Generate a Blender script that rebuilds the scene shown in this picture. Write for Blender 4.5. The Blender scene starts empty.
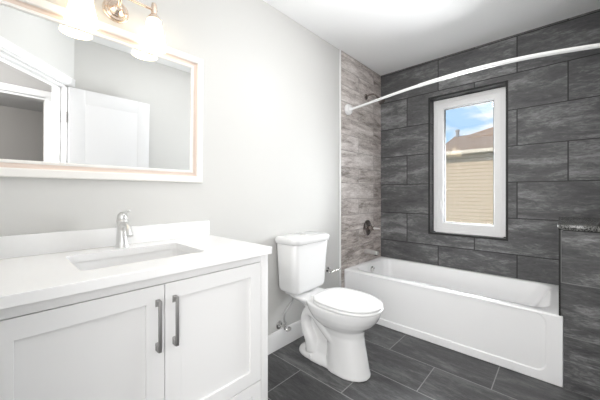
import bpy, bmesh, math, random
from mathutils import Vector, Matrix
PI = math.pi
scene = bpy.context.scene
C = scene.collection

# ---------------------------------------------------------------- camera
CAM = Vector((1.5, 0.0, 1.115))
cd = bpy.data.cameras.new('camera'); cam = bpy.data.objects.new('camera', cd); C.objects.link(cam)
FPX = 282.0
cd.sensor_fit = 'HORIZONTAL'; cd.sensor_width = 36.0
cd.lens = 36.0 * FPX / 600.0
cd.shift_y = -(200 - 193.5) / 600.0
cd.clip_start = 0.02
cam.location = CAM
cam.rotation_euler = (PI / 2, 0, math.atan2(262, 282))
scene.camera = cam

# ---------------------------------------------------------------- view, world, lights
vs = scene.view_settings
vs.view_transform = 'Standard'; vs.look = 'None'; vs.gamma = 1.0; vs.use_curve_mapping = False
vs.exposure = 0.51

world = bpy.data.worlds.new('sky'); scene.world = world; world.use_nodes = True
nt = world.node_tree; nt.nodes.clear()
out = nt.nodes.new('ShaderNodeOutputWorld'); bg = nt.nodes.new('ShaderNodeBackground')
tc = nt.nodes.new('ShaderNodeTexCoord'); mp = nt.nodes.new('ShaderNodeMapping')
mp.inputs['Scale'].default_value = (5.0, 5.0, 17.0)
mp.inputs['Location'].default_value = (0.1, 0.0, 0.15)
noi = nt.nodes.new('ShaderNodeTexNoise'); noi.inputs['Scale'].default_value = 1.3; noi.inputs['Detail'].default_value = 4
rmp = nt.nodes.new('ShaderNodeValToRGB')
rmp.color_ramp.elements[0].position = 0.50; rmp.color_ramp.elements[1].position = 0.66
mixw = nt.nodes.new('ShaderNodeMixRGB')
mixw.inputs[1].default_value = (0.42, 0.66, 0.93, 1); mixw.inputs[2].default_value = (0.92, 0.95, 1.0, 1)
nt.links.new(tc.outputs['Generated'], mp.inputs['Vector']); nt.links.new(mp.outputs[0], noi.inputs['Vector'])
nt.links.new(noi.outputs['Fac'], rmp.inputs[0]); nt.links.new(rmp.outputs[0], mixw.inputs[0])
nt.links.new(mixw.outputs[0], bg.inputs[0]); bg.inputs[1].default_value = 0.8
nt.links.new(bg.outputs[0], out.inputs[0])

def light(name, kind, loc, energy, color=(1, 1, 1), rot=(0, 0, 0), **kw):
    ld = bpy.data.lights.new(name, kind); ld.energy = energy; ld.color = color
    for k, v in kw.items(): setattr(ld, k, v)
    o = bpy.data.objects.new(name, ld); o.location = loc; o.rotation_euler = rot; C.objects.link(o); return o

sun = light('sun', 'SUN', (0, -4, 8), 1.7, (1, 0.93, 0.84), (math.radians(66), 0, math.radians(-18)), angle=math.radians(3))
ceil_lamp = light('ceiling_lamp', 'POINT', (0.90, 1.50, 2.33), 3.8, (1, 0.99, 0.98), shadow_soft_size=0.10)
ceil_area = light('ceiling_fill', 'AREA', (0.95, 1.0, 2.425), 3.4, (1, 0.99, 0.98), (0, 0, 0), shape='RECTANGLE', size=0.8, size_y=1.5)  # added soft fill under the ceiling, not a fixture of the room
hall_fill = light('added_hall_fill', 'AREA', (1.40, -0.95, 1.45), 39, (1, 0.99, 0.98), (PI / 2, 0, math.radians(4)), shape='RECTANGLE', size=1.3, size_y=1.7)  # added fill behind the camera, shining in through the doorway
added_hall_fill = light('hall_side_fill', 'AREA', (2.10, -0.52, 1.15), 11.5, (1, 0.99, 0.98), (PI / 2, 0, math.radians(68)), shape='RECTANGLE', size=0.95, size_y=1.9)  # second added fill, placed to reach the vanity and left wall
day = light('window_daylight', 'AREA', (0.845, 3.34, 1.22), 88, (0.95, 0.98, 1.0), (-PI / 2 - math.radians(22), 0, 0), shape='RECTANGLE', size=0.6, size_y=1.2)
room_fill = light('far_room_fill', 'POINT', (4.2, -1.2, 1.9), 75, (1, 0.97, 0.93), shadow_soft_size=0.2)  # added unseen light that brightens the far room in the mirror

# ---------------------------------------------------------------- materials
def new_mat(name):
    m = bpy.data.materials.new(name); m.use_nodes = True
    return m, m.node_tree, m.node_tree.nodes['Principled BSDF']

def mat(name, col, rough=0.5, metal=0.0, coat=0.0, var=0.0, bump=0.0, scale=30.0):
    m, t, b = new_mat(name)
    b.inputs['Base Color'].default_value = (*col, 1); b.inputs['Roughness'].default_value = rough
    b.inputs['Metallic'].default_value = metal; b.inputs['Coat Weight'].default_value = coat
    if var or bump:
        co = t.nodes.new('ShaderNodeTexCoord'); n = t.nodes.new('ShaderNodeTexNoise')
        n.inputs['Scale'].default_value = scale; n.inputs['Detail'].default_value = 3
        t.links.new(co.outputs['Object'], n.inputs['Vector'])
        if var:
            mx = t.nodes.new('ShaderNodeMixRGB')
            mx.inputs[1].default_value = (*[c * (1 - var) for c in col], 1); mx.inputs[2].default_value = (*[min(1, c * (1 + var)) for c in col], 1)
            t.links.new(n.outputs['Fac'], mx.inputs[0]); t.links.new(mx.outputs[0], b.inputs['Base Color'])
        if bump:
            bp = t.nodes.new('ShaderNodeBump'); bp.inputs['Strength'].default_value = bump; bp.inputs['Distance'].default_value = 0.002
            t.links.new(n.outputs['Fac'], bp.inputs['Height']); t.links.new(bp.outputs[0], b.inputs['Normal'])
    return m

def tile_mat(name, uaxis, vaxis, uoff, voff, bw, rh, dark, mid, lite, grout, mortar=0.0035, rough=0.42, stretch=(2.2, 9.0), tilt=0.25, contrast=1.0, spec=0.5):
    """rectangular tiles in running bond, streaky stone; u,v are sums of world coordinates"""
    m, t, b = new_mat(name); N = t.nodes; L = t.links
    g = N.new('ShaderNodeNewGeometry'); sp = N.new('ShaderNodeSeparateXYZ'); L.new(g.outputs['Position'], sp.inputs[0])
    def comb(axes, off):
        prev = None
        for a in axes:
            if prev is None: prev = sp.outputs[a]
            else:
                ad = N.new('ShaderNodeMath'); ad.operation = 'ADD'; L.new(prev, ad.inputs[0]); L.new(sp.outputs[a], ad.inputs[1]); prev = ad.outputs[0]
        ad = N.new('ShaderNodeMath'); ad.operation = 'ADD'; L.new(prev, ad.inputs[0]); ad.inputs[1].default_value = off
        return ad.outputs[0]
    u = comb(uaxis, uoff); v = comb(vaxis, voff)
    cb = N.new('ShaderNodeCombineXYZ'); L.new(u, cb.inputs[0]); L.new(v, cb.inputs[1])
    br = N.new('ShaderNodeTexBrick'); L.new(cb.outputs[0], br.inputs['Vector'])
    br.inputs['Scale'].default_value = 1.0; br.inputs['Brick Width'].default_value = bw; br.inputs['Row Height'].default_value = rh
    br.inputs['Mortar Size'].default_value = mortar; br.inputs['Mortar Smooth'].default_value = 0.1; br.inputs['Bias'].default_value = 0
    br.inputs['Color1'].default_value = (0, 0, 0, 1); br.inputs['Color2'].default_value = (1, 1, 1, 1); br.inputs['Mortar'].default_value = (0.5, 0.5, 0.5, 1)
    br.offset = 0.5
    # per-tile random shift of the streak pattern
    sc = N.new('ShaderNodeVectorMath'); sc.operation = 'SCALE'; sc.inputs['Scale'].default_value = 7.3; L.new(br.outputs['Color'], sc.inputs[0])
    ad = N.new('ShaderNodeVectorMath'); ad.operation = 'ADD'; L.new(cb.outputs[0], ad.inputs[0]); L.new(sc.outputs[0], ad.inputs[1])
    mp = N.new('ShaderNodeMapping'); mp.inputs['Rotation'].default_value = (0, 0, tilt); mp.inputs['Scale'].default_value = (stretch[0], stretch[1], 1)
    L.new(ad.outputs[0], mp.inputs['Vector'])
    n1 = N.new('ShaderNodeTexNoise'); n1.inputs['Scale'].default_value = 1.6; n1.inputs['Detail'].default_value = 8; n1.inputs['Roughness'].default_value = 0.62; n1.inputs['Distortion'].default_value = 0.6
    L.new(mp.outputs[0], n1.inputs['Vector'])
    n2 = N.new('ShaderNodeTexNoise'); n2.inputs['Scale'].default_value = 9; n2.inputs['Detail'].default_value = 6; n2.inputs['Roughness'].default_value = 0.7; n2.inputs['Distortion'].default_value = 1.2
    L.new(mp.outputs[0], n2.inputs['Vector'])
    mx = N.new('ShaderNodeMath'); mx.operation = 'MULTIPLY_ADD'; mx.inputs[1].default_value = 0.4
    L.new(n2.outputs['Fac'], mx.inputs[0])
    s6 = N.new('ShaderNodeMath'); s6.operation = 'MULTIPLY'; s6.inputs[1].default_value = 0.6; L.new(n1.outputs['Fac'], s6.inputs[0]); L.new(s6.outputs[0], mx.inputs[2])
    pt = N.new('ShaderNodeMath'); pt.operation = 'MULTIPLY_ADD'; pt.inputs[1].default_value = 0.07; L.new(br.outputs['Color'], pt.inputs[0]); L.new(mx.outputs[0], pt.inputs[2])
    cr = N.new('ShaderNodeValToRGB'); e = cr.color_ramp.elements
    w = 0.13 / contrast
    e[0].position = 0.535 - w; e[0].color = (*dark, 1); e[1].position = 0.535 + w; e[1].color = (*lite, 1)
    em = cr.color_ramp.elements.new(0.535); em.color = (*mid, 1)
    L.new(pt.outputs[0], cr.inputs[0])
    mc = N.new('ShaderNodeMixRGB'); L.new(br.outputs['Fac'], mc.inputs[0]); L.new(cr.outputs[0], mc.inputs[1]); mc.inputs[2].default_value = (*grout, 1)
    L.new(mc.outputs[0], b.inputs['Base Color'])
    b.inputs['Roughness'].default_value = rough; b.inputs['Specular IOR Level'].default_value = spec
    bp = N.new('ShaderNodeBump'); bp.inputs['Strength'].default_value = 0.25; bp.inputs['Distance'].default_value = 0.004
    hh = N.new('ShaderNodeMath'); hh.operation = 'SUBTRACT'; L.new(n2.outputs['Fac'], hh.inputs[0]); L.new(br.outputs['Fac'], hh.inputs[1])
    L.new(hh.outputs[0], bp.inputs['Height']); L.new(bp.outputs[0], b.inputs['Normal'])
    return m

M = {}
M['paint'] = mat('wall_paint', (0.64, 0.636, 0.62), 0.7, bump=0.05, scale=160)
M['ceiling'] = mat('ceiling_paint', (0.95, 0.95, 0.95), 0.8, bump=0.04, scale=120)
M['trim'] = mat('trim_paint', (0.84, 0.84, 0.84), 0.4)
M['door'] = mat('door_paint', (0.70, 0.70, 0.71), 0.45)
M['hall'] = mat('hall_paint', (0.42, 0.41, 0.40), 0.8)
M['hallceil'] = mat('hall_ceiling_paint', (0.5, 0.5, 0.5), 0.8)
M['cabinet'] = mat('white_lacquer', (0.77, 0.77, 0.77), 0.35)
M['gap'] = mat('gap_shade', (0.12, 0.12, 0.12), 0.8)  # shade between the vanity doors, put into the colour
M['counter'] = mat('white_quartz', (0.87, 0.87, 0.87), 0.22, var=0.015, scale=60)
M['porcelain'] = mat('porcelain', (0.84, 0.84, 0.84), 0.12, coat=0.4)
M['plastic'] = mat('seat_plastic', (0.86, 0.86, 0.86), 0.22)
M['acrylic'] = mat('tub_enamel', (0.94, 0.94, 0.945), 0.2)
M['chrome'] = mat('chrome', (0.78, 0.77, 0.76), 0.12, 1.0)
M['satin'] = mat('satin_chrome', (0.74, 0.74, 0.735), 0.30, 1.0)
M['nickel'] = mat('brushed_nickel', (0.36, 0.355, 0.35), 0.5, 1.0)
M['bronze'] = mat('dark_nickel', (0.36, 0.32, 0.30), 0.2, 1.0)
M['champagne'] = mat('champagne_nickel', (0.80, 0.66, 0.55), 0.22, 1.0)
M['rod'] = mat('white_rod_enamel', (0.88, 0.88, 0.88), 0.25, 0.0)
M['frame_w'] = mat('frame_white', (0.88, 0.86, 0.83), 0.3)
M['frame_p'] = mat('frame_blush', (0.82, 0.69, 0.61), 0.35, 0.2)
M['vinyl'] = mat('window_vinyl', (0.93, 0.93, 0.93), 0.35)
M['gasket'] = mat('window_gasket', (0.05, 0.05, 0.05), 0.6)
for m_ in ('gasket',):
    q = M[m_].node_tree.nodes['Principled BSDF']; q.inputs['Base Color'].default_value = (.012, .012, .012, 1); q.inputs['Specular IOR Level'].default_value = 0.05
M['black'] = mat('black_edge_metal', (0.008, 0.008, 0.008), 0.5)
M['hose'] = mat('braided_steel', (0.55, 0.55, 0.55), 0.35, 1.0, bump=0.6, scale=400)
M['dark'] = mat('dark_hole', (0.02, 0.02, 0.02), 0.6)

slate = dict(dark=(0.058, 0.059, 0.061), mid=(0.112, 0.112, 0.114), lite=(0.31, 0.31, 0.313))
M['slate_wall'] = tile_mat('slate_tile_wall', 'XY', 'Z', -2.937, 0, 0.6135, 0.3025, grout=(0.02, 0.02, 0.02), rough=0.5, mortar=0.0042, stretch=(1.8, 6.0), tilt=0.16, contrast=0.85, **slate)
M['slate_pony'] = tile_mat('slate_tile_ledge', 'XY', 'Z', -2.172, 0, 0.6135, 0.3025, grout=(0.22, 0.22, 0.22), rough=0.5, mortar=0.0025, tilt=-0.5, **slate)
M['slate_floor'] = tile_mat('slate_tile_floor', 'X', 'Y', -0.29, -0.102, 0.61, 0.302, grout=(0.26, 0.26, 0.26), rough=0.38, mortar=0.003, stretch=(2.0, 8.0), tilt=0.5,
    dark=(0.030, 0.030, 0.032), mid=(0.062, 0.062, 0.064), lite=(0.15, 0.15, 0.152))
M['wood_tile'] = tile_mat('weathered_wood_tile', 'Y', 'Z', -2.77 + 0.61 * 5, 0.002, 0.61, 0.152, grout=(0.34, 0.31, 0.29), rough=0.45, mortar=0.0025, stretch=(2.0, 9.0), tilt=-0.22, contrast=1.1,
    dark=(0.22, 0.185, 0.165), mid=(0.56, 0.505, 0.475), lite=(0.82, 0.775, 0.75))

def granite():
    m, t, b = new_mat('speckled_granite'); co = t.nodes.new('ShaderNodeTexCoord')
    v = t.nodes.new('ShaderNodeTexVoronoi'); v.inputs['Scale'].default_value = 230
    cr = t.nodes.new('ShaderNodeValToRGB'); cr.color_ramp.elements[0].position = 0.15; cr.color_ramp.elements[0].color = (0.02, 0.02, 0.02, 1)
    cr.color_ramp.elements[1].position = 0.95; cr.color_ramp.elements[1].color = (0.22, 0.22, 0.21, 1)
    sp = t.nodes.new('ShaderNodeSeparateColor')
    t.links.new(co.outputs['Object'], v.inputs['Vector']); t.links.new(v.outputs['Color'], sp.inputs[0]); t.links.new(sp.outputs[0], cr.inputs[0])
    t.links.new(cr.outputs[0], b.inputs['Base Color']); b.inputs['Roughness'].default_value = 0.15
    return m
M['granite'] = granite()

def mirror_mat():
    m, t, b = new_mat('mirror_silver'); b.inputs['Base Color'].default_value = (0.90, 0.91, 0.91, 1); b.inputs['Metallic'].default_value = 1; b.inputs['Roughness'].default_value = 0.0
    return m
M['mirror'] = mirror_mat()

def pane_mat():
    m = bpy.data.materials.new('window_glass'); m.use_nodes = True; t = m.node_tree; t.nodes.clear()
    o = t.nodes.new('ShaderNodeOutputMaterial'); a = t.nodes.new('ShaderNodeBsdfTransparent'); g = t.nodes.new('ShaderNodeBsdfGlossy'); g.inputs['Roughness'].default_value = 0.02
    f = t.nodes.new('ShaderNodeFresnel'); f.inputs['IOR'].default_value = 1.6; mx = t.nodes.new('ShaderNodeMixShader')
    t.links.new(f.outputs[0], mx.inputs[0]); t.links.new(a.outputs[0], mx.inputs[1]); t.links.new(g.outputs[0], mx.inputs[2]); t.links.new(mx.outputs[0], o.inputs[0])
    return m
M['pane'] = pane_mat()

def shade_mat():
    m, t, b = new_mat('lit_frosted_shade'); b.inputs['Base Color'].default_value = (0.9, 0.9, 0.88, 1); b.inputs['Roughness'].default_value = 0.4
    b.inputs['Emission Color'].default_value = (1.0, 0.80, 0.52, 1); b.inputs['Emission Strength'].default_value = 2.5
    return m
M['shade'] = shade_mat()

def siding_mat():
    m, t, b = new_mat('beige_lap_siding'); g = t.nodes.new('ShaderNodeNewGeometry'); sp = t.nodes.new('ShaderNodeSeparateXYZ'); t.links.new(g.outputs['Position'], sp.inputs[0])
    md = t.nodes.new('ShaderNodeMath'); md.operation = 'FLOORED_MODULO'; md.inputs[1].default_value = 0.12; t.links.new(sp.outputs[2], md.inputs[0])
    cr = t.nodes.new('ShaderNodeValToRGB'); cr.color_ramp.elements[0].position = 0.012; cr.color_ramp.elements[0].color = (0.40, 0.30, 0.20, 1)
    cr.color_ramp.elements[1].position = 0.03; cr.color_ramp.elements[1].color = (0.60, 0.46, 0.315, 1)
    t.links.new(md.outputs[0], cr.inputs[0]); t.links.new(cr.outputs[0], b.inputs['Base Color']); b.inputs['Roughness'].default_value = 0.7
    return m
M['siding'] = siding_mat()
M['shingle'] = mat('brown_shingle', (0.36, 0.235, 0.16), 0.9, var=0.35, scale=9)
M['grass'] = mat('lawn', (0.10, 0.16, 0.06), 0.9, var=0.3, scale=4)
M['pipe'] = mat('vent_pipe', (0.35, 0.32, 0.30), 0.7)

# ---------------------------------------------------------------- mesh helpers
def merge(bm, tb):
    me = bpy.data.meshes.new('t'); tb.to_mesh(me); tb.free(); bm.from_mesh(me); bpy.data.meshes.remove(me)

def box(bm, x0, x1, y0, y1, z0, z1, bev=0.0, seg=2, mtx=None):
    tb = bmesh.new(); bmesh.ops.create_cube(tb, size=1)
    for v in tb.verts: v.co = Vector((x0 + (v.co.x + .5) * (x1 - x0), y0 + (v.co.y + .5) * (y1 - y0), z0 + (v.co.z + .5) * (z1 - z0)))
    if bev: bmesh.ops.bevel(tb, geom=list(tb.edges), offset=bev, segments=seg, affect='EDGES', profile=0.5)
    if mtx: bmesh.ops.transform(tb, matrix=mtx, verts=tb.verts)
    merge(bm, tb); return bm

def loft(bm, rings, cap0=True, cap1=True, closed=True):
    vs_ = [[bm.verts.new(p) for p in r] for r in rings]
    n = len(rings[0])
    for a, b in zip(vs_, vs_[1:]):
        for i in range(n if closed else n - 1):
            j = (i + 1) % n; bm.faces.new((a[i], a[j], b[j], b[i]))
    if cap0: bm.faces.new(vs_[0][::-1])
    if cap1: bm.faces.new(vs_[-1])
    return vs_

def lathe(bm, prof, origin, axis='Z', n=32, cap0=True, cap1=True):
    """prof: (radius, height) along axis"""
    o = Vector(origin); rings = []
    for r, h in prof:
        ring = []
        for i in range(n):
            a = 2 * PI * i / n; c, s = r * math.cos(a), r * math.sin(a)
            if axis == 'Z': p = Vector((c, s, h))
            elif axis == 'X': p = Vector((h, c, s))
            else: p = Vector((s, h, c))
            ring.append(o + p)
        rings.append(ring)
    loft(bm, rings, cap0, cap1)

def catmull(pts, k=8):
    P = [Vector(p) for p in pts]; P = [P[0] * 2 - P[1]] + P + [P[-1] * 2 - P[-2]]; o = []
    for i in range(1, len(P) - 2):
        for j in range(k):
            t = j / k
            o.append(0.5 * ((2 * P[i]) + (-P[i - 1] + P[i + 1]) * t + (2 * P[i - 1] - 5 * P[i] + 4 * P[i + 1] - P[i + 2]) * t * t + (-P[i - 1] + 3 * P[i] - 3 * P[i + 1] + P[i + 2]) * t ** 3))
    o.append(P[-2]); return o

def tube(bm, pts, r, n=14, smooth=0, flat=1.0):
    P = catmull(pts, smooth) if smooth else [Vector(p) for p in pts]
    m = len(P); R = r if isinstance(r, (list, tuple)) else [r, r]
    def rad(i):
        f = i / (m - 1) * (len(R) - 1); k = min(int(f), len(R) - 2); return R[k] + (R[k + 1] - R[k]) * (f - k)
    nrm = None; rings = []
    for i, p in enumerate(P):
        t = (P[min(i + 1, m - 1)] - P[max(i - 1, 0)]).normalized()
        if nrm is None: nrm = t.orthogonal().normalized() if abs(t.z) > .99 else Vector((0, 0, 1)).cross(t).normalized()
        nrm = (nrm - t * nrm.dot(t)).normalized(); b = t.cross(nrm)
        rings.append([p + (nrm * math.cos(2 * PI * q / n) + b * math.sin(2 * PI * q / n) * flat) * rad(i) for q in range(n)])
    loft(bm, rings)

def rrect(a0, a1, b0, b1, r, n=6):
    o = []
    for cx, cy, s in ((a1 - r, b1 - r, 0), (a0 + r, b1 - r, 1), (a0 + r, b0 + r, 2), (a1 - r, b0 + r, 3)):
        for i in range(n + 1):
            a = PI / 2 * (s + i / n); o.append((cx + r * math.cos(a), cy + r * math.sin(a)))
    return o

def obj(name, bm, m, parent=None, smooth=True, ang=35, mods=None):
    bmesh.ops.recalc_face_normals(bm, faces=bm.faces)
    me = bpy.data.meshes.new(name)
    if smooth:
        for f in bm.faces: f.smooth = True
        for e in bm.edges:
            if len(e.link_faces) == 2 and e.calc_face_angle(0) > math.radians(ang): e.smooth = False
    bm.to_mesh(me); bm.free()
    for mm in (m if isinstance(m, (list, tuple)) else [m]): me.materials.append(mm)
    o = bpy.data.objects.new(name, me); C.objects.link(o)
    if parent:
        o.parent = parent; o.matrix_parent_inverse = Matrix.Translation(parent.location).inverted()
    return o

def struct(name, bm, m, parent=None, **k):
    o = obj(name, bm, m, parent, **k)
    if not parent: o['kind'] = 'structure'
    return o

def thing(name, label, cat, loc, group=None):
    o = bpy.data.objects.new(name, None); o.empty_display_size = 0.05; C.objects.link(o); o.location = loc
    o['label'] = label; o['category'] = cat
    if group: o['group'] = group
    return o

def B(*a, **k): return box(bmesh.new(), *a, **k)

# ---------------------------------------------------------------- room shell
XW, YB, YF, H, TF = 1.72, 2.937, -0.14, 2.437, 2.151
XE, YE = 5.9, -2.2      # limits of the hall and far room
struct('floor', B(-0.12, XE + .1, YE - .1, YB + 0.18, -0.12, 0.0), M['slate_floor'], smooth=False)
struct('ceiling', B(-0.12, 2.0, YE - .1, YB + 0.18, H, H + 0.1), M['ceiling'], smooth=False)
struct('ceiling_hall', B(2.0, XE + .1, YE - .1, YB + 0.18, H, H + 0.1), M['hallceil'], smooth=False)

wl = struct('wall_left', B(-0.12, 0, YF - .11, YB + 0.18, 0, H), M['paint'], smooth=False)
obj('tile_cladding', B(-0.005, 0.010, TF + .006, YB + .002, 0.0, H - 0.001), M['wood_tile'], wl, smooth=False)
struct('trim_1', B(-0.004, 0.0125, TF - .004, TF + .006, 0.0, H - 0.001, bev=.001), M['trim'])

# back wall with the window opening
wx0, wx1, wz0, wz1 = 0.535, 1.155, 0.727, 2.057
bm = bmesh.new(); yb1 = YB + 0.16
box(bm, -0.12, wx0, YB, yb1, 0, H); box(bm, wx1, XW + .11, YB, yb1, 0, H)
box(bm, wx0, wx1, YB, yb1, 0, wz0); box(bm, wx0, wx1, YB, yb1, wz1, H)
struct('wall_back', bm, M['slate_wall'], smooth=False)

# right wall
wr = struct('wall_right', B(XW, XW + .11, 0.44, YB, 0, H), M['paint'], smooth=False)
obj('tile_cladding', B(XW - .010, XW + .004, TF + .03, YB + .002, 0, H - .001), M['slate_wall'], wr, smooth=False)

# angled entry wall with the doorway; local frame: s along the wall, w outwards, z up
dx, dy = 0.795, 0.607
nrm_ = math.hypot(dx, dy); dx /= nrm_; dy /= nrm_
EM = Matrix(((-dx, dy, 0, XW), (-dy, -dx, 0, 0.468), (0, 0, 1, 0), (0, 0, 0, 1)))
S0, S1, ZD = 0.09, 0.88, 1.965
bm = bmesh.new()
box(bm, -0.10, S0, 0, .11, 0, H, mtx=EM); box(bm, S1, 1.04, 0, .11, 0, H, mtx=EM); box(bm, S0, S1, 0, .11, ZD, H, mtx=EM)
struct('wall_entry', bm, M['paint'], smooth=False)
struct('wall_front', B(-0.12, 0.93, YF - .11, YF, 0, H), M['paint'], smooth=False)
def casing(mtx, s0, s1, zt, w, d0, d1, jamb=None):
    bm = bmesh.new()
    for a, b_ in ((s0 - w, s0), (s1, s1 + w)):
        if b_ <= a: continue
        box(bm, a, b_, d0, d1, 0, zt, bev=.003, mtx=mtx)
    box(bm, s0 - w, s1 + w, d0, d1, zt, zt + w, bev=.003, mtx=mtx)
    box(bm, s0 - .012, s1 + .012, d0 - .006, d1, zt + w * .18, zt + w * .30, bev=.002, mtx=mtx)
    if jamb:
        box(bm, s0, s0 + .012, jamb[0], jamb[1], 0, zt, mtx=mtx); box(bm, s1 - .012, s1, jamb[0], jamb[1], 0, zt, mtx=mtx)
        box(bm, s0, s1, jamb[0], jamb[1], zt - .012, zt, mtx=mtx)
        box(bm, s0 + .012, s0 + .024, .045, .075, 0, zt - .012, mtx=mtx); box(bm, s0, s1, .045, .075, zt - .024, zt - .012, mtx=mtx)
    return bm
struct('trim_2', casing(EM, S0, S1, ZD, .083, -.016, 0, jamb=(0, .11)), M['trim'])

# open door leaf standing back against the right wall
DR = bpy.data.objects.new('door_1', None); C.objects.link(DR); DR['kind'] = 'structure'; DR.location = (1.685, 0.42, 0)
lx0, lx1, ly0, ly1, lz = 1.600, 1.634, 0.420, 1.054, 1.952
bm = B(lx0 + .0008, lx1, ly0, ly1, 0.012, lz, bev=.002)
# stiles and rails in front of the recessed panels
for a, b_ in ((ly0, ly0 + .11), (ly1 - .11, ly1)): box(bm, lx0, lx0 + .008, a, b_, .012, lz, bev=.002)
for a, b_ in ((.012, .22), (.92, 1.04), (lz - .12, lz)): box(bm, lx0, lx0 + .008, ly0 + .11, ly1 - .11, a, b_, bev=.002)
obj('door_leaf', bm, M['door'], DR)
for z in (0.25, 1.26, 1.70):
    bm = bmesh.new(); tmp = bmesh.new(); lathe(tmp, [(.006, -.045), (.006, .045)], (S0 + .016, -.004, z), n=12)
    bmesh.ops.transform(tmp, matrix=EM, verts=tmp.verts); merge(bm, tmp)
    box(bm, S0 + .012, S0 + .015, .0, .040, z - .045, z + .045, mtx=EM)
    obj('hinge', bm, M['nickel'], DR)

# hall and far room behind the doorway (seen in the mirror)
XH = 2.36
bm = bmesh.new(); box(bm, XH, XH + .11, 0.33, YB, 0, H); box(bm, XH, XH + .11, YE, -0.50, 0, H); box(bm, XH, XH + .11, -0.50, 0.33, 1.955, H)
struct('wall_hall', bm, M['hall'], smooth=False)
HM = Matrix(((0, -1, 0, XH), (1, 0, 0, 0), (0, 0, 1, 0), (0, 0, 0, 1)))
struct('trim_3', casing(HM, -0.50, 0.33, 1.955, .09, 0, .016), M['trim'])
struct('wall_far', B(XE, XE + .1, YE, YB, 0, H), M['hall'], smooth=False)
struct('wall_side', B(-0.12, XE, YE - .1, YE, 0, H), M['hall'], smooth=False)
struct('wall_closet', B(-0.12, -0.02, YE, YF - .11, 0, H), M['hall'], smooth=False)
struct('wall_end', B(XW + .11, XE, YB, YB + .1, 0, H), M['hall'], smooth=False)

# baseboards
def baseboard(name, p0, p1, nx, ny):
    """profile swept from p0 to p1 on the floor, sticking out along (nx,ny)"""
    prof = [(0, 0), (.014, 0), (.014, .095), (.011, .105), (.009, .118), (.004, .127), (0, .128)]
    bm = bmesh.new(); loft(bm, [[Vector((p[0] + nx * d, p[1] + ny * d, z)) for d, z in prof] for p in (p0, p1)])
    struct(name, bm, M['trim'])
baseboard('baseboard_left', (0, 0.862), (0, TF - .004), 1, 0)
baseboard('baseboard_right', (XW, 0.49), (XW, 2.19), -1, 0)

# ---------------------------------------------------------------- tiled ledge at the tub's foot
bm = B(1.507, XW - .010, 2.207, YB, 0, 0.908)
box(bm, 1.490, 1.507, 2.210, YB, 0.4125, 0.908)
ledge = struct('wall_ledge', bm, M['slate_pony'], smooth=False)
obj('edge_strip', B(1.486, 1.4945, 2.2035, 2.2115, 0.4125, 0.908), M['black'], ledge)
obj('edge_strip', B(1.505, XW - .011, 2.201, 2.2075, 0.902, 0.909), M['black'], ledge)
cap = obj('granite_cap', B(1.482, XW - .011, 2.188, YB - .001, 0.909, 0.938, bev=.002), M['granite'])
cap['label'] = 'speckled dark granite slab capping the tiled ledge at the end of the tub'; cap['category'] = 'stone cap'

# ---------------------------------------------------------------- window
W1 = bpy.data.objects.new('window_1', None); C.objects.link(W1); W1['kind'] = 'structure'; W1.location = ((wx0 + wx1) / 2, YB + .1, wz0)
bm = bmesh.new()
for (a, b_, c, d_) in ((wx0 - .013, wx0 + .004, wz0 - .013, wz1 + .013), (wx1 - .004, wx1 + .013, wz0 - .013, wz1 + .013)): box(bm, a, b_, YB - .004, YB + .006, c, d_)
for (c, d_) in ((wz0 - .013, wz0 + .004), (wz1 - .004, wz1 + .013)): box(bm, wx0, wx1, YB - .004, YB + .006, c, d_)
obj('edge_trim', bm, M['black'], W1)
def rect_frame(a0, a1, c0, c1, prof):
    """mitred frame in the xz plane; prof: (inset, y)"""
    bm = bmesh.new(); rings = []
    for t, y in prof: rings.append([Vector((a0 + t, y, c0 + t)), Vector((a1 - t, y, c0 + t)), Vector((a1 - t, y, c1 - t)), Vector((a0 + t, y, c1 - t))])
    rings.append(rings[0]); 
    vs_ = [[bm.verts.new(p) for p in r] for r in rings[:-1]]; vs_.append(vs_[0])
    for a, b_ in zip(vs_, vs_[1:]):
        for i in range(4):
            j = (i + 1) % 4; bm.faces.new((a[i], a[j], b_[j], b_[i]))
    return bm
fx0, fx1, fz0, fz1 = 0.540, 1.150, 0.732, 2.052
YG = YB + .085
obj('outer_gasket', rect_frame(wx0, wx1, wz0, wz1, [(0, YG + .012), (.012, YG + .012), (.012, YG + .06), (0, YG + .06)]), M['gasket'], W1)
obj('window_frame', rect_frame(fx0 + .006, fx1 - .006, fz0 + .004, fz1 - .004, [(0, YG), (.034, YG), (.038, YG + .012), (.038, YG + .07), (0, YG + .07)]), M['vinyl'], W1)
sash = obj('sash', rect_frame(fx0 + .040, fx1 - .040, fz0 + .038, fz1 - .038, [(0, YG + .006), (.003, YG + .002), (.050, YG + .002), (.060, YG + .018), (.060, YG + .055), (0, YG + .055)]), M['vinyl'], W1)
obj('glazing_bead', rect_frame(fx0 + .099, fx1 - .099, fz0 + .097, fz1 - .097, [(0, YG + .020), (.004, YG + .020), (.004, YG + .058), (0, YG + .058)]), M['gasket'], W1)
obj('pane', B(fx0 + .095, fx1 - .095, YG + .026, YG + .030, fz0 + .093, fz1 - .093), M['pane'], W1, smooth=False)
bm = B(0.603, 0.620, YG - .004, YG + .004, 0.93, 1.05, bev=.003); box(bm, 0.606, 0.617, YG - .020, YG - .008, 0.955, 1.045, bev=.003); box(bm, 0.606, 0.617, YG - .020, YG, 1.03, 1.05, bev=.003)
obj('window_handle', bm, M['vinyl'], W1)
bm = B(wx0 + .03, wx1 - .03, YG - .012, YG + .01, wz0 + .002, wz0 + .012, bev=.002)
obj('sill_track', bm, M['vinyl'], W1)

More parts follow.
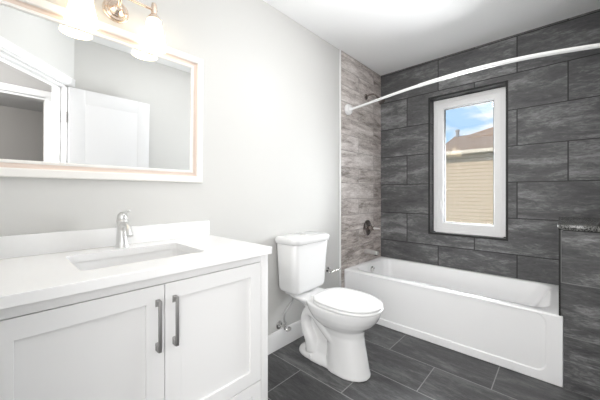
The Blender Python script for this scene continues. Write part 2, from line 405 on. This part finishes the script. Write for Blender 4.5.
# ---------------------------------------------------------------- neighbouring house
struct('ground', B(-40, 30, YB + 1, 60, -3.3, -3.2), M['grass'], smooth=False)
NH = thing('house', 'neighbouring house with beige lap siding and brown shingle roof outside the window', 'house', (3, 13, -3.2))
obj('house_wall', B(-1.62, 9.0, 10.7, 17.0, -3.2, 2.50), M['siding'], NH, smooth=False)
def roof(pts, th=.1):
    bm = bmesh.new(); f = [Vector(p) for p in pts]
    lo = [bm.verts.new(p - Vector((0, 0, th))) for p in f]; hi = [bm.verts.new(p) for p in f]
    bm.faces.new(hi); bm.faces.new(lo[::-1]); n = len(f)
    for i in range(n): j = (i + 1) % n; bm.faces.new((lo[i], lo[j], hi[j], hi[i]))
    return bm
bm = roof([(-1.75, 10.3, 2.52), (9.4, 10.3, 2.52), (6.0, 14, 3.67), (-2.03, 14, 3.67)])
merge(bm, roof([(-4.6, 17.5, 2.52), (-1.75, 10.3, 2.52), (-2.03, 14, 3.67)]))
merge(bm, roof([(9.4, 17.5, 2.52), (-4.6, 17.5, 2.52), (-2.03, 14, 3.67), (6.0, 14, 3.67)]))
merge(bm, roof([(9.4, 10.3, 2.52), (9.4, 17.5, 2.52), (6.0, 14, 3.67)]))
obj('roof', bm, M['shingle'], NH, smooth=False)
obj('gutter', B(-1.75, 9.4, 10.20, 10.31, 2.40, 2.51, bev=.01), mat('gutter_cream', (0.70, 0.58, 0.44), .5), NH)
bm = roof([(-1.30, 13.0, 3.40), (6.0, 13.0, 3.40), (5.0, 15.2, 5.3), (2.6, 15.2, 4.9), (-1.68, 15.0, 3.85)])
obj('upper_roof', bm, M['shingle'], NH, smooth=False)
bm = bmesh.new(); lathe(bm, [(.07, 0), (.07, .30), (.09, .30), (.09, .36), (.05, .38)], (-1.84, 13.7, 3.52), n=14)
obj('vent_pipe', bm, M['pipe'], NH)

# ---------------------------------------------------------------- bathtub
TX1, TY0, TZ = 1.505, 2.207, 0.412
TB = thing('bathtub', 'white alcove bathtub with a plain apron, under the window', 'bathtub', (0.75, 2.57, 0))
tx0 = 0.0115
bm = bmesh.new()
def R3(a0, a1, b0, b1, r, z, n=8): return [Vector((x, y, z)) for x, y in rrect(a0, a1, b0, b1, r, n)]
yk = YB - .0015
rings = [R3(tx0, TX1, TY0 + .02, yk, .003, 0.01), R3(tx0, TX1, TY0 + .02, yk, .003, TZ - .03), R3(tx0, TX1, TY0 + .004, yk, .004, TZ - .008), R3(tx0 + .002, TX1 - .001, TY0 + .006, yk, .006, TZ - .002), R3(tx0 + .006, TX1 - .006, TY0 + .014, yk - .006, .010, TZ),
         R3(tx0 + .050, TX1 - .055, TY0 + .066, yk - .040, .10, TZ), R3(tx0 + .056, TX1 - .062, TY0 + .073, yk - .046, .10, TZ - .003), R3(tx0 + .062, TX1 - .072, TY0 + .080, yk - .052, .10, TZ - .014),
         R3(tx0 + .075, TX1 - .13, TY0 + .10, yk - .066, .11, TZ - .12), R3(tx0 + .10, TX1 - .25, TY0 + .115, yk - .082, .12, TZ - .27), R3(tx0 + .13, TX1 - .32, TY0 + .14, yk - .105, .12, TZ - .325), R3(tx0 + .18, TX1 - .40, TY0 + .19, yk - .15, .10, TZ - .34)]
loft(bm, rings)
obj('tub_shell', bm, M['acrylic'], TB, ang=50)
bm = bmesh.new()
def XZ(a0, a1, c0, c1, r, y, n=8): return [Vector((x, y, z)) for x, z in rrect(a0, a1, c0, c1, r, n)]
loft(bm, [XZ(tx0, TX1, 0.001, TZ - .007, .003, TY0 + .05), XZ(tx0, TX1, 0.001, TZ - .007, .003, TY0 + .004), XZ(tx0 + .004, TX1 - .004, 0.005, TZ - .010, .003, TY0),
          XZ(tx0 + .012, TX1 - .070, 0.054, TZ - .014, .055, TY0 + .001), XZ(tx0 + .016, TX1 - .078, 0.061, TZ - .016, .05, TY0 + .007), XZ(tx0 + .05, TX1 - .12, 0.10, TZ - .03, .04, TY0 + .0075)], cap0=False)
obj('apron', bm, M['acrylic'], TB, ang=18)
bm = bmesh.new(); lathe(bm, [(.033, 0), (.033, .008), (.024, .013), (.006, .014)], (tx0 + .072, 2.60, 0.345), 'X', 24)
ov = obj('overflow_plate', bm, M['chrome'], TB)
bm = bmesh.new(); tube(bm, [(tx0 + .08, 2.60, .352), (tx0 + .100, 2.60, .362)], .005, 8)
obj('trip_lever', bm, M['chrome'], ov)
bm = bmesh.new(); lathe(bm, [(.035, 0), (.035, .004), (.02, .005)], (0.27, 2.58, 0.0705), 'Z', 20); obj('drain', bm, M['chrome'], TB)

# tub spout, valve, shower head on the wood-look tile
X0 = 0.0105
bm = bmesh.new(); yq, zq = 2.600, 0.522
rings = []
for x, r, dz in ((X0, .024, 0), (X0 + .01, .025, 0), (X0 + .05, .022, .001), (X0 + .10, .021, -.001), (X0 + .135, .020, -.004), (X0 + .140, .017, -.005)):
    rings.append([Vector((x, yq + a, zq + dz + b_)) for a, b_ in rrect(-r, r, -r, r * .9, r * .6, 4)])
loft(bm, rings)
SPT = thing('tub_spout', 'nickel tub spout on the wood-look tile just above the tub rim', 'tub spout', (X0, yq, zq))
obj('spout_body', bm, M['satin'], SPT)
bm = bmesh.new(); lathe(bm, [(.016, 0), (.016, -.014)], (X0 + .118, yq, zq - .016), 'Z', 16); obj('outlet', bm, M['dark'], SPT)

VL = thing('shower_valve', 'round nickel shower valve with lever on the wood-look tile', 'shower valve', (X0, 2.645, 0.765))
yv, zv = 2.635, 0.757
bm = bmesh.new(); lathe(bm, [(.082, 0), (.082, .004), (.074, .010), (.045, .016), (.030, .022)], (X0, yv, zv), 'X', 40); obj('escutcheon', bm, M['bronze'], VL)
bm = bmesh.new(); lathe(bm, [(.026, .018), (.026, .05), (.021, .055), (.020, .07), (.010, .075)], (X0, yv, zv), 'X', 24); obj('valve_hub', bm, M['bronze'], VL)
bm = bmesh.new(); tube(bm, [(X0 + .06, yv, zv), (X0 + .085, yv + .004, zv + .001), (X0 + .135, yv + .012, zv - .002)], [.015, .012, .009], 14, 4); obj('lever', bm, M['satin'], VL)

SH = thing('shower', 'dark nickel shower head on a bent arm above the curtain rod', 'shower head', (X0, 2.55, 2.10))
ys, zs = 2.607, 2.116
bm = bmesh.new(); lathe(bm, [(.030, 0), (.028, .006), (.012, .014)], (X0, ys, zs), 'X', 24); obj('flange', bm, M['bronze'], SH)
bm = bmesh.new(); tube(bm, [(X0, ys, zs), (X0 + .05, ys, zs + .012), (X0 + .10, ys, zs + .002), (X0 + .145, ys, zs - .045)], .0095, 12, 6); obj('shower_arm', bm, M['bronze'], SH)
bm = bmesh.new(); dv = Vector((.6, 0, -.8)).normalized(); p0 = Vector((X0 + .143, ys, zs - .043))
tube(bm, [p0, p0 + dv * .015, p0 + dv * .02, p0 + dv * .05, p0 + dv * .062], [.012, .015, .017, .033, .033], 24); obj('spray_head', bm, M['bronze'], SH)

# curved curtain rod
CR = thing('shower_curtain_rod', 'white curved shower curtain rod spanning the tub alcove', 'curtain rod', (0.86, 2.1, 1.905))
zr = 1.907; ca, cb_ = 0.012, XW - .011
bm = bmesh.new()
RP = catmull([(ca + .02, 2.266, zr), (.10, 2.258, zr), (.20, 2.236, zr), (.39, 2.186, zr), (.57, 2.142, zr), (.76, 2.106, zr), (.945, 2.083, zr), (1.12, 2.076, zr), (1.31, 2.095, zr), (1.49, 2.140, zr), (cb_ - .02, 2.212, zr)], 6)
tube(bm, RP[:31], .0105, 16)
obj('inner_tube', bm, M['rod'], CR)
bm = bmesh.new(); tube(bm, RP[29:], .0128, 16)
obj('outer_tube', bm, M['rod'], CR)
for x, s, yr in ((ca, 1, 2.262), (cb_, -1, 2.214)):
    bm = bmesh.new(); lathe(bm, [(.050, 0), (.052, s * .004), (.050, s * .022), (.042, s * .032), (.024, s * .036), (.018, s * .050)], (x - s * .001, yr, zr), 'X', 32)
    obj('wall_flange', bm, M['rod'], CR)

# ---------------------------------------------------------------- vanity cabinet
VY0, VY1, VX = -0.068, 0.832, 0.53
VN = thing('bathroom_vanity', 'white shaker vanity cabinet with two doors under the sink', 'cabinet', (0.27, 0.382, 0))
bm = B(0.004, VX - .022, VY0 + .03, VY1 - .03, 0.10, 0.60)
obj('cabinet_body', bm, M['cabinet'], VN)
obj('top_rail', B(VX - .022, VX, VY0 + .038, VY1 - .038, 0.816, 0.846, bev=.001), M['cabinet'], VN)
obj('bottom_rail', B(VX - .022, VX, VY0 + .038, VY1 - .038, 0.085, 0.105, bev=.001), M['cabinet'], VN)
obj('gap_shade_sheet', B(VX - .024, VX - .0215, VY0 + .035, VY1 - .035, .10, .82), M['gap'], VN)  # dark sheet standing in for the shade in the door gaps
for x0_, x1_ in ((VX - .035, VX), (0.004, 0.04)):
    for y0_, y1_ in ((VY0, VY0 + .0385), (VY1 - .0385, VY1)):
        obj('post', B(x0_, x1_, y0_, y1_, 0, 0.8475, bev=.0015), M['cabinet'], VN)
for y0_, y1_ in ((VY0 + .012, VY0 + .031), (VY1 - .031, VY1 - .012)): obj('side_panel', B(.04, VX - .035, y0_, y1_, .085, .846), M['cabinet'], VN)
def shaker(y0, y1, z0, z1, st, name):
    bm = bmesh.new(); xf = VX
    rr = lambda t, x: [Vector((x, y0 + t, z0 + t)), Vector((x, y1 - t, z0 + t)), Vector((x, y1 - t, z1 - t)), Vector((x, y0 + t, z1 - t))]
    loft(bm, [rr(0, xf - .019), rr(0, xf - .001), rr(.001, xf), rr(st, xf), rr(st + .001, xf - .001), rr(st + .0015, xf - .009)])
    return obj(name, bm, M['cabinet'], VN, ang=20)
g = .0022; yc = 0.382
dz0, dz1 = 0.297, 0.8135
d1 = shaker(VY0 + .0405, yc - g / 2, dz0, dz1, .055, 'door'); d2 = shaker(yc + g / 2, VY1 - .0405, dz0, dz1, .055, 'door')
shaker(VY0 + .0405, VY1 - .0405, .108, dz0 - .004, .045, 'drawer')
def pull(y, par):
    bm = bmesh.new(); za, zb = 0.604, 0.768
    box(bm, VX + .021, VX + .028, y - .005, y + .005, za, zb, bev=.001)
    for z in (za, zb):
        s = 1 if z == za else -1
        z_a, z_b = sorted((z, z + s * .012)); z_c, z_d = sorted((z, z + s * .024))
        loft(bm, [[Vector((VX, y - .006, z_c)), Vector((VX, y + .006, z_c)), Vector((VX, y + .006, z_d)), Vector((VX, y - .006, z_d))],
                  [Vector((VX + .022, y - .006, z_a)), Vector((VX + .022, y + .006, z_a)), Vector((VX + .022, y + .006, z_b)), Vector((VX + .022, y - .006, z_b))]])
    h = obj('handle', bm, M['nickel'], VN); h.parent = par; h.matrix_parent_inverse = Matrix.Identity(4)
    h['label'] = 'brushed nickel bar pull'
    return h
HND = [(yc - .024, d1), (yc + .031, d2)]
for y, d_ in HND: pull(y, d_)

# countertop with undermount basin
CT = thing('countertop', 'white quartz countertop with rectangular undermount basin and backsplash', 'countertop', (0.27, 0.382, 0.848))
cx1, cy0, cy1, cz0, cz1 = 0.552, -0.074, 0.838, 0.8478, 0.8775
sx0, sx1, sy0, sy1 = 0.125, 0.425, 0.176, 0.588
nn = 6
bm = bmesh.new()
outer = lambda z, t=0: [Vector((x, y, z)) for x, y in rrect(.002 + t * .0, cx1 - t, cy0 + t, cy1 - t, .004, nn)]
inner = lambda z, t=0: [Vector((x, y, z)) for x, y in rrect(sx0 - t, sx1 + t, sy0 - t, sy1 + t, .022, nn)]
rg = [outer(cz0), outer(cz1 - .0015), outer(cz1, .0015), inner(cz1, .001), inner(cz1 - .001), inner(cz0)]
v_ = loft(bm, rg, cap0=False, cap1=False)
for i in range(len(v_[0])):
    j = (i + 1) % len(v_[0]); bm.faces.new((v_[0][i], v_[-1][i], v_[-1][j], v_[0][j]))
obj('slab', bm, M['counter'], CT, smooth=False)
obj('backsplash', B(.0015, .020, cy0, 0.832, cz1 + .0002, 0.960, bev=.0015), M['counter'], CT)
bm = bmesh.new()
bas = lambda z, t, r: [Vector((x, y, z)) for x, y in rrect(sx0 + t, sx1 - t, sy0 + t, sy1 - t, r, nn)]
loft(bm, [bas(cz0, -.016, .03), bas(cz0 - .13, 0.0, .04), bas(cz0 - .15, .05, .04), bas(cz0 - .145, .055, .04), bas(cz0 - .125, .012, .045), bas(cz0 - .10, .003, .03), bas(cz0 - .0005, -.004, .025), bas(cz0 - .0002, -.0155, .03)], cap0=False, cap1=False)
# floor of the bowl
loft(bm, [bas(cz0 - .145, .055, .04), bas(cz0 - .150, .13, .01)], cap0=False)
basin = obj('basin', bm, M['porcelain'], CT, ang=60)
bm = bmesh.new(); lathe(bm, [(.022, 0), (.022, .003), (.015, .004)], ((sx0 + sx1) / 2, .382, cz0 - .150), 'Z', 20); obj('drain', bm, M['chrome'], basin)

# faucet
fx, fy, fz = 0.066, 0.380, cz1 + .0004
FC = thing('faucet', 'chrome single-lever faucet behind the basin', 'faucet', (fx, fy, fz))
bm = bmesh.new(); lathe(bm, [(.0265, 0), (.0265, .007), (.0245, .010), (.0225, .022), (.0205, .06), (.0195, .105), (.0215, .110), (.0215, .118), (.0185, .121)], (fx, fy, fz), 'Z', 32)
obj('body', bm, M['satin'], FC)
bm = bmesh.new(); P = [(fx + .006, fy, fz + .082), (fx + .03, fy, fz + .098), (fx + .062, fy, fz + .100), (fx + .092, fy, fz + .084), (fx + .108, fy, fz + .058)]
tube(bm, P, [.016, .014, .0120, .0115, .0135], 20, 6); obj('spout', bm, M['satin'], FC)
bm = bmesh.new(); lathe(bm, [(.0185, .1215), (.0195, .128), (.0180, .140), (.0120, .150), (.006, .155), (.003, .157)], (fx, fy, fz), 'Z', 28); obj('lever_dome', bm, M['satin'], FC)
bm = bmesh.new(); tube(bm, [(fx + .004, fy, fz + .150), (fx + .045, fy, fz + .157), (fx + .102, fy, fz + .164)], [.0055, .0040, .0045], 12, 4)
bmesh.ops.create_uvsphere(bm, u_segments=12, v_segments=8, radius=.006, matrix=Matrix.Translation((fx + .102, fy, fz + .164))); obj('lever', bm, M['satin'], FC)

# ---------------------------------------------------------------- mirror
my0, my1, mz0, mz1 = -0.062, 0.786, 1.176, 1.862
MR = thing('wall_mirror', 'large rectangular mirror in a white frame with a blush inner band', 'mirror', (0.0, 0.362, mz0))
def yz_frame(prof, name, m):
    bm = bmesh.new()
    rs = [[Vector((x, my0 + t, mz0 + t)), Vector((x, my1 - t, mz0 + t)), Vector((x, my1 - t, mz1 - t)), Vector((x, my0 + t, mz1 - t))] for t, x in prof]
    vs_ = [[bm.verts.new(p) for p in r] for r in rs]; vs_.append(vs_[0])
    for a, b_ in zip(vs_, vs_[1:]):
        for i in range(4): j = (i + 1) % 4; bm.faces.new((a[i], a[j], b_[j], b_[i]))
    obj(name, bm, m, MR, ang=25)
yz_frame([(0, .001), (0, .022), (.004, .026), (.030, .026), (.034, .022), (.034, .001)], 'frame', M['frame_w'])
yz_frame([(.034, .001), (.034, .017), (.040, .012), (.052, .011), (.052, .001)], 'inner_band', M['frame_p'])
yz_frame([(.052, .001), (.052, .015), (.055, .017), (.062, .016), (.065, .010), (.065, .001)], 'bead', M['frame_w'])
obj('mirror_glass', B(.001, .007, my0 + .060, my1 - .060, mz0 + .060, mz1 - .060), M['mirror'], MR, smooth=False)

MR.rotation_euler = (0, math.radians(1.2), 0)
# ---------------------------------------------------------------- vanity light
LY = 0.372
VLT = thing('vanity_light', 'two-shade vanity light in champagne metal above the mirror', 'wall lamp', (0, LY, 1.95))
zb = 1.985
bm = bmesh.new(); lathe(bm, [(.052, 0.001), (.052, .006), (.047, .010), (.045, .016), (.037, .019), (.034, .027), (.026, .032), (.020, .042), (.010, .048)], (0, LY, 1.952), 'X', 40); obj('backplate', bm, M['champagne'], VLT)
bm = bmesh.new(); tube(bm, [(.03, LY, 1.952), (.055, LY, 1.957), (.082, LY, zb)], .008, 12, 5)
tube(bm, [(.082, LY - .14, zb), (.082, LY + .14, zb)], .0065, 12)
for s in (-1, 1): bmesh.ops.create_uvsphere(bm, u_segments=14, v_segments=10, radius=.012, matrix=Matrix.Translation((.082, LY + s * .14, zb)))
obj('arm', bm, M['champagne'], VLT)
for s in (-1, 1):
    y = LY + s * .137
    bm = bmesh.new(); lathe(bm, [(.010, zb + .03), (.013, zb + .02), (.013, zb - .02), (.020, zb - .028), (.031, zb - .045), (.031, zb - .05)], (.082, y, 0), 'Z', 24); obj('socket', bm, M['champagne'], VLT)
    bm = bmesh.new()
    lathe(bm, [(.024, 1.943), (.030, 1.937), (.037, 1.90), (.046, 1.85), (.056, 1.812), (.058, 1.806), (.054, 1.806), (.043, 1.85), (.034, 1.90), (.026, 1.935), (.02, 1.938)], (.082, y, 0), 'Z', 36, cap0=True, cap1=True)
    obj('lamp_shade', bm, M['shade'], VLT)

# ---------------------------------------------------------------- toilet
TY = 1.518
TL = thing('toilet', 'white two-piece toilet with closed lid beside the vanity', 'toilet', (0.35, TY, 0))
def egg(x0, x1, b, z, n=40, p=2.0, pb=2.6, xm=None):
    """closed outline: rounder front (+x), squarer back"""
    xm = xm if xm is not None else x0 + (x1 - x0) * .48; o = []
    for i in range(n):
        a = 2 * PI * i / n; c, s = math.cos(a), math.sin(a)
        e = p if c >= 0 else pb
        cc = math.copysign(abs(c) ** (2 / e), c); ss = math.copysign(abs(s) ** (2 / e), s)
        o.append(Vector((xm + (x1 - xm if c >= 0 else xm - x0) * cc, TY + b * ss, z)))
    return o
bm = bmesh.new()
loft(bm, [egg(.36, .655, .108, 0.0), egg(.36, .655, .108, 0.012), egg(.365, .648, .105, .03), egg(.37, .634, .100, .10), egg(.37, .618, .097, .17), egg(.36, .610, .098, .225),
          egg(.33, .614, .108, .262), egg(.29, .640, .132, .285), egg(.26, .672, .150, .308), egg(.235, .700, .163, .34), egg(.22, .716, .170, .37), egg(.213, .721, .173, .392), egg(.216, .718, .170, .399)])
loft(bm, [egg(.26, .38, .05, .22), egg(.20, .42, .072, .30), egg(.12, .42, .092, .345), egg(.05, .40, .118, .372), egg(.030, .38, .132, .386), egg(.030, .37, .134, .395), egg(.033, .36, .130, .399)])
loft(bm, [egg(.115, .56, .094, 0.0, pb=3), egg(.115, .56, .094, .018, pb=3), egg(.125, .54, .086, .035, pb=3), egg(.16, .50, .060, .055, pb=3), egg(.20, .48, .035, .12), egg(.21, .46, .035, .28)])
for s in (-1, 1):
    yy = TY + s * .042
    tube(bm, [(.50, yy, .12), (.44, yy + s * .012, .185), (.36, yy + s * .018, .245), (.29, yy + s * .016, .292), (.23, yy + s * .012, .300), (.195, yy + s * .01, .255), (.20, yy + s * .01, .185), (.235, yy + s * .006, .12), (.25, yy, .05)], [.045, .044, .040, .036, .035, .035, .038, .043, .05], 16, 6)
bowl = obj('bowl', bm, M['porcelain'], TL)
bowl.scale.z = 1.036
md = bowl.modifiers.new('remesh', 'REMESH'); md.mode = 'VOXEL'; md.voxel_size = .005; md.use_smooth_shade = True
sm = bowl.modifiers.new('smooth', 'SMOOTH'); sm.factor = .6; sm.iterations = 8
for s in (-1, 1):
    bm = bmesh.new(); lathe(bm, [(.015, .016), (.015, .025), (.011, .035), (.004, .039)], (.27, TY + s * .083, .0), 'Z', 16)
    obj('bolt_cap', bm, M['plastic'], TL)
bm = bmesh.new(); loft(bm, [egg(.300, .724, .168, .4145, p=2.1, pb=3.3), egg(.297, .729, .172, .4185, p=2.1, pb=3.3), egg(.297, .729, .172, .4265, p=2.1, pb=3.3), egg(.300, .725, .169, .4305, p=2.1, pb=3.3)]); obj('seat', bm, M['plastic'], TL, ang=60)
bm = bmesh.new(); loft(bm, [egg(.298, .722, .166, .434, p=2.1, pb=3.3), egg(.295, .726, .170, .4375, p=2.1, pb=3.3), egg(.295, .726, .170, .4455, p=2.1, pb=3.3), egg(.299, .721, .166, .449, p=2.1, pb=3.3), egg(.315, .705, .150, .451, p=2.1, pb=3.3), egg(.38, .64, .09, .4525, p=2.1, pb=3.3)]); obj('seat_lid', bm, M['plastic'], TL, ang=60)
for s in (-1, 1): obj('hinge', B(.272, .306, TY + s * .075 - .022, TY + s * .075 + .022, .4125, .440, bev=.006), M['plastic'], TL)
def rr3(x0, x1, hy, z, r): return [Vector((x, y, z)) for x, y in rrect(x0, x1, TY - hy, TY + hy, r, 8)]
bm = bmesh.new()
loft(bm, [rr3(.045, .165, .135, .414, .04), rr3(.040, .175, .145, .436, .04), rr3(.026, .200, .163, .441, .045), rr3(.020, .206, .170, .460, .045), rr3(.018, .213, .180, .60, .05), rr3(.016, .222, .190, .766, .05), rr3(.018, .220, .188, .7695, .05)])
obj('tank', bm, M['porcelain'], TL, ang=50)
bm = bmesh.new()
loft(bm, [rr3(.012, .228, .194, .770, .05), rr3(.009, .234, .199, .774, .052), rr3(.008, .236, .201, .800, .053), rr3(.012, .231, .197, .811, .05), rr3(.03, .21, .18, .8165, .04)])
lid = obj('tank_lid', bm, M['porcelain'], TL, ang=60)
bm = bmesh.new(); lathe(bm, [(.024, .816), (.024, .8195), (.019, .821), (.010, .8215)], (.122, TY, 0), 'Z', 28); obj('flush_button', bm, M['chrome'], TL)

# water supply under the tank
SV = thing('water_supply_valve', 'chrome shut-off valve with braided hose feeding the toilet tank', 'valve', (0, 1.40, .165))
ya, za = 1.392, .165
bm = bmesh.new(); lathe(bm, [(.030, .0), (.029, .004), (.014, .012)], (0.0005, ya, za), 'X', 24); obj('escutcheon', bm, M['chrome'], SV)
bm = bmesh.new(); tube(bm, [(.01, ya, za), (.085, ya, za)], .0085, 12); tube(bm, [(.062, ya, za - .012), (.062, ya, za + .035)], .0115, 12); obj('valve_body', bm, M['chrome'], SV)
bm = bmesh.new()
rings = []
for x in (.084, .090, .098, .103):
    k = .8 if x in (.084, .103) else 1
    rings.append([Vector((x, ya + k * .026 * math.cos(2 * PI * i / 24), za + k * .015 * math.sin(2 * PI * i / 24))) for i in range(24)])
loft(bm, rings); obj('valve_handle', bm, M['chrome'], SV)
bm = bmesh.new(); tube(bm, [(.062, ya, za + .03), (.062, ya - .006, za + .075), (.066, ya + .01, za + .12), (.080, ya + .045, za + .165), (.088, ya + .05, za + .20), (.090, ya + .042, .405)], .0062, 12, 8); obj('hose', bm, M['hose'], SV)
bm = bmesh.new(); lathe(bm, [(.013, .385), (.017, .390), (.017, .425), (.013, .4395)], (.090, ya + .042, 0), 'Z', 8); obj('coupling_nut', bm, M['plastic'], SV)

# paper holder
PH = thing('toilet_paper_holder', 'empty chrome toilet paper holder on the wall behind the toilet', 'paper holder', (0, 2.0, .44))
yp, zp = 1.965, .452
bm = bmesh.new(); lathe(bm, [(.024, .0005), (.024, .006), (.016, .012), (.009, .016), (.009, .060)], (0, yp, zp), 'X', 24); obj('post', bm, M['chrome'], PH)
bm = bmesh.new(); tube(bm, [(.062, yp - .045, zp - .004), (.062, yp + .095, zp - .004)], .0085, 14)
for y in (yp - .047, yp + .097): bmesh.ops.create_uvsphere(bm, u_segments=12, v_segments=8, radius=.011, matrix=Matrix.Translation((.062, y, zp - .004)))
obj('roller_bar', bm, M['chrome'], PH)
